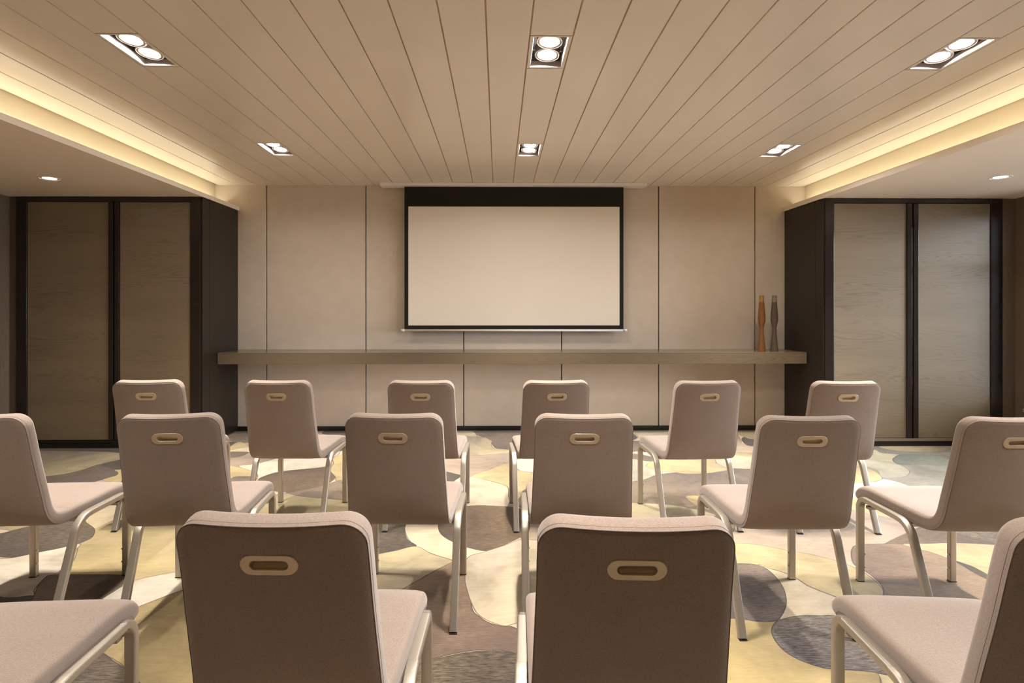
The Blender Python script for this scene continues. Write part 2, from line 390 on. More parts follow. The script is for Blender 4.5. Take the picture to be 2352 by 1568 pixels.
    ('kh', [(-0.718, 2.808), (-0.626, 2.869), (-0.526, 2.921), (-0.427, 2.972), (-0.335, 2.880), (-0.235, 2.812), (-0.229, 2.775), (-0.297, 2.696), (-0.375, 2.582), (-0.473, 2.428), (-0.513, 2.354), (-0.616, 2.304)]),
    ('br', [(-0.207, 3.580), (-0.040, 3.584), (0.141, 3.522), (0.180, 3.302), (0.168, 3.154), (0.123, 3.085), (0.028, 2.977), (-0.058, 2.910), (-0.162, 2.954), (-0.251, 3.034), (-0.313, 3.124), (-0.342, 3.231), (-0.344, 3.386), (-0.286, 3.527)]),
    ('tb', [(-0.473, 2.428), (-0.413, 2.536), (-0.350, 2.622), (-0.297, 2.696), (-0.230, 2.780), (-0.160, 2.830), (-0.120, 2.595), (-0.109, 2.363), (-0.072, 2.286), (-0.032, 2.243), (0.021, 2.219), (0.059, 2.213), (0.126, 2.134), (0.147, 2.002), (0.049, 2.046), (-0.011, 2.062), (-0.095, 2.058), (-0.177, 2.034), (-0.250, 2.001), (-0.315, 1.969), (-0.429, 2.108), (-0.524, 2.254)]),
    ('cr', [(-0.155, 2.830), (-0.066, 2.907), (0.028, 2.977), (0.122, 3.058), (0.180, 3.051), (0.248, 3.013), (0.312, 2.873), (0.289, 2.591), (0.202, 2.373), (0.107, 2.265), (0.053, 2.228), (0.021, 2.220), (-0.032, 2.249), (-0.079, 2.298), (-0.110, 2.376), (-0.142, 2.518), (-0.156, 2.628)]),
    ('ch', [(-0.290, 1.883), (-0.285, 1.960), (-0.250, 1.999), (-0.177, 2.032), (-0.095, 2.056), (-0.011, 2.061), (0.049, 2.046), (0.119, 2.012), (0.193, 1.878), (0.147, 1.669), (-0.258, 1.673)]),
    ('dk', [(1.256, 5.720), (1.337, 5.650), (1.345, 5.486), (1.279, 5.377), (1.181, 5.378)]),
    ('ta', [(1.171, 5.333), (1.277, 5.338), (1.351, 5.301), (1.263, 4.954), (1.172, 4.929), (1.085, 4.942)]),
    ('wh', [(1.155, 4.911), (1.243, 4.954), (1.330, 4.940), (1.333, 4.765), (1.243, 4.827)]),
    ('ta', [(1.068, 4.866), (1.202, 4.840), (1.302, 4.741), (1.307, 4.671), (1.241, 4.610), (1.110, 4.691), (1.036, 4.720)]),
    ('ye', [(1.172, 4.505), (1.258, 4.625), (1.356, 4.670), (1.705, 4.655), (1.780, 4.643), (1.757, 4.553), (1.778, 4.383), (1.697, 4.323), (1.551, 4.266), (1.395, 4.268), (1.335, 4.307), (1.245, 4.328), (1.182, 4.410)]),
    ('ye', [(2.018, 4.894), (2.172, 4.880), (2.190, 4.780), (2.112, 4.745), (2.018, 4.819)]),
    ('go', [(1.234, 3.743), (1.327, 3.757), (1.376, 3.626), (1.379, 3.466), (1.320, 3.479), (1.277, 3.512), (1.241, 3.593)]),
    ('dk', [(2.311, 5.382), (2.386, 5.491), (2.402, 5.396), (2.507, 5.318), (2.445, 5.116), (2.287, 5.123), (2.266, 5.197)]),
    ('ta', [(1.204, 3.297), (1.251, 3.356), (1.308, 3.389), (1.343, 3.355), (1.352, 3.228), (1.258, 3.101), (1.144, 3.123)]),
    ('tb', [(1.853, 2.948), (1.987, 2.978), (2.123, 2.974), (2.171, 2.916), (2.225, 2.834), (2.253, 2.769), (2.250, 2.671), (2.237, 2.569), (2.110, 2.379), (1.948, 2.248), (1.573, 2.330), (1.679, 2.461), (1.715, 2.532), (1.729, 2.608), (1.730, 2.665), (1.731, 2.762)]),
    ('ye', [(2.129, 2.974), (2.279, 2.980), (2.435, 2.985), (2.620, 2.954), (2.704, 2.883), (2.289, 2.495), (2.275, 2.613), (2.279, 2.707), (2.248, 2.763), (2.220, 2.827), (2.198, 2.875), (2.161, 2.919)]),
    ('dk', [(2.241, 2.782), (2.266, 2.744), (2.282, 2.697), (2.279, 2.611), (2.242, 2.569), (2.231, 2.637), (2.236, 2.707)]),
    ('ch', [(2.541, 3.139), (2.683, 3.170), (2.905, 3.201), (2.794, 3.011), (2.661, 2.932), (2.633, 2.976), (2.576, 3.044)]),
    ('ye', [(1.145, 2.975), (1.267, 2.994), (1.358, 2.979), (1.485, 2.904), (1.591, 2.845), (1.678, 2.765), (1.707, 2.701), (1.721, 2.650), (1.719, 2.571), (1.699, 2.491), (1.654, 2.426), (1.598, 2.377), (1.514, 2.373), (1.483, 2.390), (1.438, 2.447), (1.387, 2.524), (1.371, 2.595), (1.339, 2.660), (1.264, 2.717), (1.186, 2.752), (1.055, 2.742)]),
    ('cr', [(1.259, 2.740), (1.297, 2.699), (1.339, 2.660), (1.371, 2.595), (1.387, 2.524), (1.438, 2.447), (1.483, 2.390), (1.530, 2.356), (1.466, 2.257), (1.358, 2.266), (1.294, 2.275), (1.235, 2.280), (1.181, 2.268), (1.117, 2.249), (1.175, 2.334), (1.228, 2.440), (1.257, 2.555)]),
    ('go', [(0.869, 2.280), (0.942, 2.267), (0.993, 2.254), (1.034, 2.242), (1.105, 2.245), (1.186, 2.237), (1.270, 2.161), (1.306, 2.024), (1.290, 1.918), (1.269, 1.871), (1.165, 1.703), (0.651, 1.709)]),
    ('dt', [(1.037, 2.708), (1.186, 2.752), (1.261, 2.734), (1.284, 2.672), (1.277, 2.555), (1.242, 2.439), (1.191, 2.342), (1.125, 2.261), (1.088, 2.238), (1.033, 2.238), (0.991, 2.250), (0.940, 2.263), (0.873, 2.280)]),
    ('kh', [(1.290, 1.921), (1.328, 1.909), (1.385, 1.892), (1.279, 1.702), (1.158, 1.703), (1.267, 1.871)]),
    ('cg', [(1.058, 2.192), (1.097, 2.238), (1.138, 2.261), (1.185, 2.276), (1.239, 2.286), (1.298, 2.283), (1.366, 2.278), (1.396, 2.196), (1.389, 2.089), (1.385, 1.992), (1.374, 1.892), (1.322, 1.901), (1.277, 1.921), (1.224, 1.931), (1.141, 1.940), (1.099, 1.958), (1.058, 1.995), (1.035, 2.040), (1.030, 2.093), (1.039, 2.149)]),
    ('mi', [(3.308, 4.988), (3.307, 4.868), (3.414, 4.809), (3.275, 4.681), (3.211, 4.576), (3.195, 4.475), (3.165, 4.347), (3.089, 4.242), (3.002, 4.170), (2.915, 4.142), (2.824, 4.157), (2.911, 4.350), (2.858, 4.446), (2.750, 4.447), (3.037, 4.910)]),
    ('kh', [(3.485, 5.129), (4.116, 5.123), (3.972, 4.981), (3.819, 4.902), (3.481, 4.946)]),
    ('gn', [(3.275, 4.681), (3.424, 4.809), (3.579, 4.807), (3.758, 4.787), (3.843, 4.711), (3.756, 4.570), (3.511, 4.471), (3.355, 4.506), (3.207, 4.491), (3.204, 4.559)]),
    ('ye', [(2.642, 4.416), (2.858, 4.446), (2.882, 4.319), (2.819, 4.143), (2.718, 4.061), (2.594, 4.035), (2.400, 4.011)]),
    ('wh', [(2.400, 4.011), (2.594, 4.035), (2.718, 4.061), (2.804, 4.115), (2.864, 4.046), (2.883, 3.915), (2.871, 3.735), (2.332, 3.651), (2.252, 3.764)]),
    ('ye', [(2.249, 3.696), (2.375, 3.706), (2.392, 3.585), (2.377, 3.358), (2.278, 3.383), (2.168, 3.505)]),
]

# ---------------------------------------------------------------- room numbers
D = 5.814                     # screen wall
CEIL = 2.5
XL, XR = -4.36, 4.70          # side walls
YB = -3.2                     # wall behind the camera
XWL, XWR = -2.642, 2.934      # inner corners (cabinet sides)
CF = 5.11                     # cabinet fronts
SOF = 2.243                   # soffit height

# ---------------------------------------------------------------- floor: one planar mesh, colour areas cut into it
TUFT = {
    'cr': (0.70, 0.60, 0.44, .05), 'wh': (0.80, 0.72, 0.60, .03), 'ye': (0.575, 0.465, 0.255, .10), 'go': (0.52, 0.405, 0.20, .12),
    'kh': (0.54, 0.455, 0.305, .10), 'ta': (0.25, 0.192, 0.142, .30), 'tb': (0.28, 0.198, 0.14, .28), 'ma': (0.45, 0.355, 0.28, .15),
    'dk': (0.115, 0.092, 0.070, .45), 'ch': (0.15, 0.12, 0.09, .90), 'br': (0.165, 0.116, 0.076, .55), 'mi': (0.56, 0.53, 0.40, .10),
    'gr': (0.34, 0.32, 0.27, .25), 'gn': (0.24, 0.255, 0.205, .35), 'ol': (0.46, 0.385, 0.215, .15), 'dt': (0.20, 0.155, 0.135, .55),
    'cg': (0.215, 0.185, 0.172, .95),
}
def fillers():
    rnd = random.Random(11)
    keys = ['cr', 'ye', 'ta', 'ma', 'kh', 'ch', 'br', 'wh', 'go', 'dt', 'mi']
    out = []
    for k in range(110):
        cx, cy = rnd.uniform(XL, XR), rnd.uniform(YB, D)
        a, b, t = rnd.uniform(.22, .55), rnd.uniform(.16, .34), rnd.uniform(0, 3.14)
        ph = rnd.uniform(0, 6.28)
        pts = []
        for i in range(10):
            u = 2*math.pi*i/10
            r = 1 + .16*math.sin(2*u + ph) + .10*math.sin(3*u + 2*ph)
            x, y = a*r*math.cos(u), b*r*math.sin(u)
            pts.append((cx + x*math.cos(t) - y*math.sin(t), cy + x*math.sin(t) + y*math.cos(t)))
        out.append((keys[k % len(keys)], pts))
    return out

def build_floor():
    rnd = random.Random(5)
    x0, x1, y0, y1 = XL - .1, XR + .1, YB - .1, D + .05
    verts = [Vector(p) for p in ((x0, y0), (x1, y0), (x1, y1), (x0, y1))]
    edges = [(0, 1), (1, 2), (2, 3), (3, 0)]
    polys = []
    for key, pts in fillers() + CARPET:
        loop = catmull(pts, 7, True)
        # keep inside the room and drop repeats
        q = []
        for x, y in loop:
            x = min(max(x, x0 + .02), x1 - .02); y = min(max(y, y0 + .02), y1 - .02)
            if not q or (x-q[-1][0])**2 + (y-q[-1][1])**2 > 4e-6: q.append((x, y))
        if (q[0][0]-q[-1][0])**2 + (q[0][1]-q[-1][1])**2 < 4e-6: q.pop()
        area = sum(q[i-1][0]*q[i][1] - q[i][0]*q[i-1][1] for i in range(len(q)))
        if area < 0: q.reverse()
        n = len(q)
        inner = []
        for i in range(n):
            tx, ty = q[(i+1) % n][0] - q[i-1][0], q[(i+1) % n][1] - q[i-1][1]
            l = math.hypot(tx, ty) or 1
            inner.append((q[i][0] - ty/l*.0042, q[i][1] + tx/l*.0042))
        c = TUFT[key]; s = rnd.uniform(.56, .645)
        seam = (0.13, 0.10, 0.07, .1) if max(c[:3]) > .3 else (0.06, 0.05, 0.04, .1)
        for lp, cc in ((q, seam), (inner, (c[0]*s, c[1]*s, c[2]*s, c[3]))):
            b = len(verts)
            verts += [Vector(p) for p in lp]
            edges += [(b + i, b + (i+1) % len(lp)) for i in range(len(lp))]
            xs = [p[0] for p in lp]; ys = [p[1] for p in lp]
            polys.append((min(xs), max(xs), min(ys), max(ys), lp, cc))
    vo, eo, fo, ov, oe, of = geo.delaunay_2d_cdt(verts, edges, [], 0, 1e-5)
    me = bpy.data.meshes.new('floor')
    me.from_pydata([(v.x, v.y, 0.0) for v in vo], [], [list(f) for f in fo])
    ca = me.color_attributes.new('Col', 'FLOAT_COLOR', 'CORNER')
    li = 0
    def hit(lp, x, y):
        r = False; xa, ya = lp[-1]
        for xb, yb in lp:
            if (yb > y) != (ya > y) and x < (xa - xb)*(y - yb)/(ya - yb) + xb: r = not r
            xa, ya = xb, yb
        return r
    polys.reverse()
    for p in me.polygons:
        x, y = p.center.x, p.center.y
        c = TUFT['ma']
        for a0, a1, b0, b1, lp, cc in polys:
            if a0 <= x <= a1 and b0 <= y <= b1 and hit(lp, x, y):
                c = cc; break
        else:
            a0, a1, b0, b1, lp = x - 1, x + 1, y - 1, y + 1, None
        # dyed unevenly: every area drifts from lighter to darker across itself
        g = (a0*7.3 + b0*3.1) % 6.283; amp = .26 if max(c[:3]) < .35 else .16
        for k in p.loop_indices:
            v = me.vertices[me.loops[k].vertex_index].co
            t = ((v.x - (a0 + a1)/2)/max(a1 - a0, .1)*math.cos(g) + (v.y - (b0 + b1)/2)/max(b1 - b0, .1)*math.sin(g))*2
            q = 1 + amp*max(-1, min(1, t))
            ca.data[k].color = (c[0]*q, c[1]*q, c[2]*(q*.5 + .5)*(.9 + .1*q), c[3])
    me.materials.append(M['carpet'])
    me.update()
    if me.polygons[0].normal.z < 0: me.flip_normals()
    o = bpy.data.objects.new('floor', me); o['kind'] = 'structure'
    return link(o)
build_floor()
box_obj('floor', (XL - .1, XR + .1, YB - .1, D + .15, -.08, -.012), M['plaster'], kind='structure')

# ---------------------------------------------------------------- walls
wb = box_obj('wall_back', (XL - .1, XR + .1, D + .022, D + .12, 0, 2.75), M['gap'], kind='structure')
seams = [XWL - .25, -2.36, -1.352, -.354, .648, 1.645, 2.637, XWR + .25]
for a, b in zip(seams, seams[1:]):
    box_obj('panel', (a + .005, b - .005, D, D + .03, .046, CEIL + .06), M['wallfab'], wb, bev=.003)
box_obj('baseboard_back', (XWL - .02, XWR + .02, D - .006, D + .03, 0, .045), M['base'], kind='structure')

wl = box_obj('wall_left', (XL - .12, XL - .02, YB - .1, D + .02, 0, 2.75), M['gap'], kind='structure')
ys = [5.16, 4.74, 3.9, 3.06, 2.22, 1.38, .54, -.3, -1.14, -1.98, -2.82, YB]
for b, a in zip(ys, ys[1:]):
    box_obj('panel', (XL - .03, XL, a + .002, b - .002, 0, SOF + .04), M['wallwood'], wl)
wr = empty('wall_right', kind='structure')
WY0, WY1, WZ0, WZ1 = 1.3, 5.02, .35, 2.15       # window opening
for a, b, z0, z1 in ((WY1, 5.16, 0, SOF + .04), (YB, WY0, 0, SOF + .04), (WY0, WY1, 0, WZ0), (WY0, WY1, WZ1, SOF + .04)):
    box_obj('panel', (XR, XR + .1, a, b, z0, z1), M['wallwood'], wr)
box_obj('panel', (XR, XR + .12, 5.16, D + .1, 0, 2.75), M['gap'], wr)
box_obj('panel', (XR + .002, XR + .12, YB - .1, 5.16, SOF + .04, 2.75), M['gap'], wr)
box_obj('wall_behind', (XL - .1, XR + .1, YB - .12, YB, 0, 2.75), M['wallwood'], kind='structure')
# the strips of wall between the wardrobes and the side walls
box_obj('trim_1', (XL - .01, -4.292, 5.125, 5.2, 0, SOF + .02), M['wallwood'], kind='structure')
box_obj('trim_2', (4.575, XR + .01, 5.118, 5.2, 0, SOF + .02), M['wallwood'], kind='structure')

# window in the right wall, outside the picture: daylight from the right
win = empty('window_1', kind='structure', loc=(XR + .035, 0, 0))
bm = bmesh.new()
for a, b in ((WY0, WY0 + .06), (WY1 - .06, WY1), (2.45, 2.51), (3.64, 3.70)):
    box(bm, -.03, .03, a, b, WZ0, WZ1)
for a, b in ((WZ0, WZ0 + .06), (WZ1 - .06, WZ1), (1.62, 1.67)):
    box(bm, -.028, .028, WY0, WY1, a, b)
mesh_obj('window_frame', bm, M['winframe'], win)
bm = bmesh.new(); box(bm, -.003, .003, WY0 + .05, WY1 - .05, WZ0 + .05, WZ1 - .05)
mesh_obj('pane', bm, M['glass'], win)
bm = bmesh.new(); box(bm, -.055, -.02, WY0 - .02, WY1 + .01, WZ0 - .03, WZ0 + .001, .004)
mesh_obj('window_sill', bm, M['winframe'], win)
box_obj('ground', (XR + .6, 60, -40, 40, -.5, -.4), M['ground'], kind='structure')
pl = bpy.data.lights.new('sky_portal', 'AREA'); pl.shape = 'RECTANGLE'
pl.size = WZ1 - WZ0; pl.size_y = WY1 - WY0
pl.cycles.is_portal = True
po = bpy.data.objects.new('sky_portal', pl); po.location = (XR + .12, (WY0 + WY1)/2, (WZ0 + WZ1)/2)
po.rotation_euler = (0, R(90), 0); link(po)

# ---------------------------------------------------------------- ceiling of long planks
PX0 = -.054
bm = bmesh.new()
box(bm, -3.0, 3.3, YB - .1, D + .1, CEIL + .17, CEIL + .22)
for k in range(-15, 17):                         # carrier rails closing the joints between planks
    box(bm, PX0 + .2*k - .012, PX0 + .2*k + .012, YB - .05, D + .05, CEIL + .009, CEIL + .03)
ceil = mesh_obj('ceiling', bm, M['void'], kind='structure')
FIX_X = (-1.754, .246, 2.246)
FIX_Y = (4.52, 2.805, 1.09)
FL = .178                                        # half length of a fixture
k0, k1 = -14, 15
for k in range(k0, k1 + 1):
    a, b = PX0 + .2*k + .0035, PX0 + .2*(k + 1) - .0035
    a, b = max(a, -2.90), min(b, 3.165)
    if b - a < .02: continue
    cx = (a + b)/2
    cuts = [YB]
    if any(abs(cx - fx) < .05 for fx in FIX_X):
        for fy in sorted(FIX_Y): cuts += [fy - FL, fy + FL]
    cuts.append(D + .02)
    for y0, y1 in zip(cuts[0::2], cuts[1::2]):
        g = .003
        box_obj('plank', (a, b, y0 + (g if y0 != YB else 0), y1 - (g if y1 < D else 0), CEIL, CEIL + .014), M['plank'], ceil, bev=.0015)

def soffit(side):
    s = 1 if side == 'right' else -1
    xe = XWR if s > 0 else XWL                   # room edge of the soffit
    xw = (XR + .11) if s > 0 else (XL - .11)
    xc = 3.15 if s > 0 else -2.876               # back of the cove
    xu = 3.03 if s > 0 else -2.765               # small upstand hiding the LED strip
    def bx(bm, p, q, *r, **k): box(bm, min(p, q), max(p, q), *r, **k)
    bm = bmesh.new()
    bx(bm, xe - s*.008, xw, YB, D - .001, SOF, SOF + .03)                    # soffit, its edge is the lip of the cove
    cs = mesh_obj('ceiling_' + side, bm, M['soffit'], kind='structure')
    bm = bmesh.new(); bx(bm, xc, xc + s*.03, YB, D - .001, SOF + .031, CEIL + .05)
    mesh_obj('cove_back', bm, M['cove'], cs)
    bm = bmesh.new(); bx(bm, xu, xu + s*.012, YB, D - .02, SOF + .031, SOF + .079)
    mesh_obj('cove_upstand', bm, M['soffit'], cs)
    bm = bmesh.new()
    bx(bm, xe - s*.012, xe - s*.0085, YB, D - .004, SOF - .004, SOF + .034)
    mesh_obj('trim_3' if s < 0 else 'trim_4', bm, M['soffit'], kind='structure')
    t = empty('light_strip', 'warm LED strip hidden in the ceiling cove along the %s soffit' % side, 'light strip', (xu + s*.05, 0, SOF + .03), group='cove light strips')
    bm = bmesh.new(); box(bm, -.02, .02, YB + .05, D - .06, 0.001, .0258)
    mesh_obj('carrier', bm, M['white'], t)
    bm = bmesh.new(); box(bm, -.02, .02, YB + .05, D - .06, .026, .0285)
    mesh_obj('diffuser', bm, M['led'], t)
soffit('left'); soffit('right')
# upper parts of the wall behind the soffits
# ---------------------------------------------------------------- twin downlights
def twin_proto():
    root = empty('twin_downlight')
    bm = bmesh.new()                             # flange + sloping reveal
    ox, oy, ix, iy = .0965, FL - .004, .081, .1635
    o = [(-ox, -oy), (ox, -oy), (ox, oy), (-ox, oy)]; i = [(-ix, -iy), (ix, -iy), (ix, iy), (-ix, iy)]; j = [(-ix + .006, -iy + .006), (ix - .006, -iy + .006), (ix - .006, iy - .006), (-ix + .006, iy - .006)]
    A = [bm.verts.new((x, y, .013)) for x, y in o]; B = [bm.verts.new((x, y, 0)) for x, y in o]
    Cc = [bm.verts.new((x, y, 0)) for x, y in i]; Dd = [bm.verts.new((x, y, .03)) for x, y in j]
    for P, Q in ((A, B), (B, Cc), (Cc, Dd)):
        for k in range(4): bm.faces.new((P[k], P[(k+1) % 4], Q[(k+1) % 4], Q[k]))
    mesh_obj('flange', bm, [M['plank'], M['reveal']], root)
    me = root.children[0].data
    for p in me.polygons[8:]: p.material_index = 1
    bm = bmesh.new()                             # black box, open below
    vs = [bm.verts.new((x, y, .03)) for x, y in j] + [bm.verts.new((x, y, .15)) for x, y in j]
    for k in range(4): bm.faces.new((vs[k], vs[4 + k], vs[4 + (k+1) % 4], vs[(k+1) % 4]))
    bm.faces.new((vs[4], vs[5], vs[6], vs[7]))
    mesh_obj('housing', bm, M['lampbox'], root)
    for sy in (-.072, .072):
        bm = bmesh.new()
        lathe(bm, [(.046, .075), (.062, .07), (.0635, .024), (.062, .020), (.0585, .020), (.0575, .026), (.053, .027), (.052, .022), (.0475, .0225), (.0443, .031)], 32)
        g = mesh_obj('gimbal_ring', bm, M['ring'], root, True, (0, sy, 0))
        g.rotation_euler = (R(-5), R(3), 0)
        bm = bmesh.new(); lathe(bm, [(.0445, .0295), (.03, .0275), (0, .027)], 32)
        l = mesh_obj('lens', bm, M['lens'], g, True)
        for px in (-.069, .069):
            bm = bmesh.new(); box(bm, px - .007, px + .007, -.0025, .0025, .044, .049)
            mesh_obj('pivot_pin', bm, M['ring'], g)
    return root

def copy_tree(o, parent=None):
    c = o.copy(); COL.objects.link(c)
    if parent is not None: c.parent = parent
    for ch in list(o.children): copy_tree(ch, c)
    return c

def spot(x, y, z, watts, ang, blend, name, col=SPOT_COL, tilt=(0, 0), rad=.045):
    l = bpy.data.lights.new(name, 'SPOT'); l.energy = watts; l.spot_size = R(ang); l.spot_blend = blend
    l.color = col; l.shadow_soft_size = rad
    o = bpy.data.objects.new(name, l); o.location = (x, y, z); o.rotation_euler = (R(tilt[0]), R(tilt[1]), 0)
    return link(o)

tp = twin_proto()
side_txt = {0: 'on the left', 1: 'in the middle', 2: 'on the right'}
row_txt = {0: 'of the row nearest the screen', 1: 'of the row over the middle chairs', 2: 'of the row over the rear chairs',
           }
first = True
for r_, fy in enumerate(FIX_Y):
    for c_, fx in enumerate(FIX_X):
        t = tp if first else copy_tree(tp)
        first = False
        t.location = (fx, fy, CEIL)
        tag(t, 'twin recessed ceiling downlight %s %s' % (side_txt[c_], row_txt[r_]), 'ceiling light', 'twin downlights in the plank ceiling')
        for sy in (-.072, .072):
            spot(fx, fy + sy, CEIL + .012, SPOT_W*(1 if r_ < 2 else .62 if c_ == 1 else .4), 84, 1.0, 'lamp_beam')

# round downlights in the soffits
def round_proto():
    root = empty('round_downlight')
    bm = bmesh.new()
    lathe(bm, [(.074, .001), (.073, -.003), (.066, -.004), (.063, 0.0), (.060, .028)], 36)
    mesh_obj('trim_ring', bm, M['white'], root, True)
    bm = bmesh.new(); lathe(bm, [(.0605, .0012), (.04, -.0005), (0, -.001)], 36)
    mesh_obj('lens', bm, M['lens2'], root, True)
    return root
rp = round_proto(); first = True
for x, y, txt in ((-3.45, 4.41, 'small round downlight in the soffit before the left dark wardrobe'), (3.825, 4.29, 'small round downlight in the soffit before the right pale wardrobe'),
                  (-3.45, 2.6, 'added unseen round downlight in the left soffit beside the second line of chairs'), (3.825, 2.5, 'added unseen round downlight in the right soffit beside the second line of chairs'),  # this pair and the next are added out of view for their light
                  (-3.45, .8, 'added unseen round downlight in the left soffit level with the camera'), (3.825, .8, 'added unseen round downlight in the right soffit level with the camera')):
    t = rp if first else copy_tree(rp); first = False
    t.location = (x, y, SOF)
    tag(t, txt, 'ceiling light', 'round downlights in the soffits')
    spot(x, y, SOF - .012, ROUND_W, 76, .9, 'lamp_beam', (1.0, .84, .66))

# ---------------------------------------------------------------- wardrobes
def wardrobe(side):
    if side == 'left':
        X = dict(o0=-4.292, o1=-4.198, d0=-4.198, d1=-3.474, m0=-3.474, m1=-3.378, e0=-3.378, e1=-2.752, s0=-2.752, s1=XWL - .02)
        xs0, xs1 = XWL - .02, XWL - .002
        lab = 'dark brown wardrobe with two oak doors by the left wall'
    else:
        X = dict(o0=2.936 + .018, o1=3.034, d0=3.034, d1=3.696, m0=3.696, m1=3.80, e0=3.80, e1=4.464, s0=4.464, s1=4.572)
        xs0, xs1 = XWR + .002, XWR + .02
        lab = 'paler oak two-door wardrobe with black frame by the right wall'
    root = empty('wardrobe', lab, 'wardrobe', ((X['o0'] + X['s1'])/2, CF, 0), group='wardrobes flanking the screen wall')
    cx = root.location.x
    def part(name, x0, x1, y0, y1, z0, z1, m, bev=.002, parent=root):
        return box_obj(name, (x0 - cx, x1 - cx, y0 - CF, y1 - CF, z0, z1), m, parent, bev)
    top = SOF - .006
    # carcass behind the doors
    part('carcass', X['o0'] + .003, X['s1'] - .003, CF + .03, D - .012, .05, top - .002, M['lacquer_side'], 0)
    # side that faces the screen wall: a narrow front strip and a wide panel
    part('side_panel', xs0, xs1, CF + .13, D - .012, .012, top, M['lacquer_side'], .0015)
    part('side_strip', xs0, xs1, CF + .002, CF + .127, .012, top, M['lacquer_side'], .0015)
    # front frame
    part('stile', X['o0'], X['o1'] - .001, CF - .006, CF + .028, .048, top, M['lacquer'])
    part('stile', X['s0'] + .001, X['s1'], CF - .006, CF + .028, .048, top, M['lacquer'])
    part('top_rail', X['o1'], X['s0'], CF - .004, CF + .028, 2.197, top, M['lacquer'])
    part('bottom_rail', X['o1'], X['s0'], CF - .012, CF + .028, .046, .070, M['railwood'] if side == 'right' else M['lacquer_side'])
    part('plinth', X['o0'], X['s1'], CF - .004, CF + .03, .0, .044, M['base'], .001)
    mid = (X['m0'] + X['m1'])/2
    for n, (a, b, st0, st1) in enumerate(((X['d0'], X['d1'], X['m0'], mid - .006), (X['e0'], X['e1'], mid + .006, X['m1']))):
        d = part('door', a + .003, b - .001, CF + .002, CF + .026, .074, 2.194, M['doorwood'], .001)
        part('door_edge', st0 + .001, st1, CF - .010, CF + .027, .074, 2.194, M['lacquer'], .002, d)
    return root
for s_ in ('left', 'right'): wardrobe(s_)

# ---------------------------------------------------------------- long shelf and the vases on it
sh = empty('wall_shelf', 'long thick dark oak shelf fixed across the wall below the projection screen', 'shelf', ((XWL + XWR)/2, D, .721))
hw = (XWR - XWL)/2 - .004
box_obj('top_board', (-hw, hw, -.444, -.002, .098, .108), M['shelfwood'], sh, .0015)
box_obj('front_apron', (-hw, hw, -.444, -.42, .0, .0975), M['shelfwood'], sh, .0015)
box_obj('bottom_board', (-hw, hw, -.419, -.002, .0, .02), M['shelfwood'], sh)

def vase(x, y, m, mr, lab):
    z0 = .8295
    root = empty('vase', lab, 'vase', (x, y, z0), group='slim glass vases on the shelf')
    H = .545
    pf = [(0, .037), (.02, .0365), (.10, .0315), (.20, .0255), (.30, .0205), (.38, .0185), (.43, .0195), (.48, .025), (.53, .0325), (.57, .0348), (.63, .0338), (.75, .029), (.88, .0235)]
    pts = catmull([(r, h*H) for h, r in pf], 3)
    bm = bmesh.new()
    lathe(bm, [(0, 0)] + pts + [(pts[-1][0] - .004, pts[-1][1])] + [(max(r - .004, .004), max(z, .02)) for r, z in reversed(pts[2:-1])] + [(0, .02)], 28)
    mesh_obj('body', bm, m, root, True)
    bm = bmesh.new()
    r0 = pts[-1][0]; zt = pts[-1][1]
    lathe(bm, [(r0, zt + .0003), (.0205, H), (.0175, H), (r0 - .004, zt + .0003), (r0, zt + .0003)], 28)
    mesh_obj('rim', bm, mr, root, True)
vase(2.581, 5.545, M['orange'], M['orange_rim'], 'tall slim orange frosted glass vase at the right end of the shelf')
vase(2.703, 5.540, M['smoke'], M['smoke_rim'], 'tall slim smoky grey glass vase beside the orange one')

# ---------------------------------------------------------------- projection screen
ps = empty('projection_screen', 'pulled down projection screen with black border hanging from a ceiling case', 'projection screen', (.16, 5.72, 1.0))
def pp(name, x0, x1, y0, y1, z0, z1, m, bev=0.0):
    return box_obj(name, (x0 - .16, x1 - .16, y0 - 5.72, y1 - 5.72, z0 - 1.0, z1 - 1.0), m, ps, bev)
pp('case', -1.178, 1.488, 5.655, 5.785, 2.468, 2.499, M['white'], .003)
pp('screen_border', -.942, 1.262, 5.7195, 5.7210, 1.036, 2.4685, M['black'])
pp('screen_surface', -.903, 1.222, 5.7180, 5.7192, 1.076, 2.270, M['screen'])
bm = bmesh.new()
pth = [Vector((-1.10, 0, .026)), Vector((1.10, 0, .026))]
sweep(bm, pth, [(.011*math.cos(a), .011*math.sin(a)) for a in [2*math.pi*i/14 for i in range(14)]], [(Vector((0, 1, 0)), Vector((0, 0, 1)))]*2)
bb = mesh_obj('bottom_bar', bm, M['white'], ps, True)
for x0, x1 in ((-1.137, -1.10), (1.10, 1.137)):
    bm = bmesh.new()
    sweep(bm, [Vector((x0, 0, .026)), Vector((x1, 0, .026))], [(.0125*math.cos(a), .0125*math.sin(a)) for a in [2*math.pi*i/14 for i in range(14)]], [(Vector((0, 1, 0)), Vector((0, 0, 1)))]*2)
    mesh_obj('end_cap', bm, M['white'], bb, True)

# ---------------------------------------------------------------- chairs
# local frame: front feet on y = 0, sitter faces +y
SPINE = [(.040, .346), (.034, .374), (.011, .398), (-.035, .409), (-.09, .411), (-.20, .410), (-.32, .410), (-.385, .412), (-.426, .425), (-.4515, .456), (-.470, .512), (-.501, .635), (-.530, .763), (-.5545, .849)]
TH = .052

def spine_table():
    p = catmull(SPINE, 16)
    cum = [0.0]
    for a, b in zip(p, p[1:]): cum.append(cum[-1] + math.hypot(b[0]-a[0], b[1]-a[1]))
    return p, cum
SP, SCUM = spine_table()
SLEN = SCUM[-1]

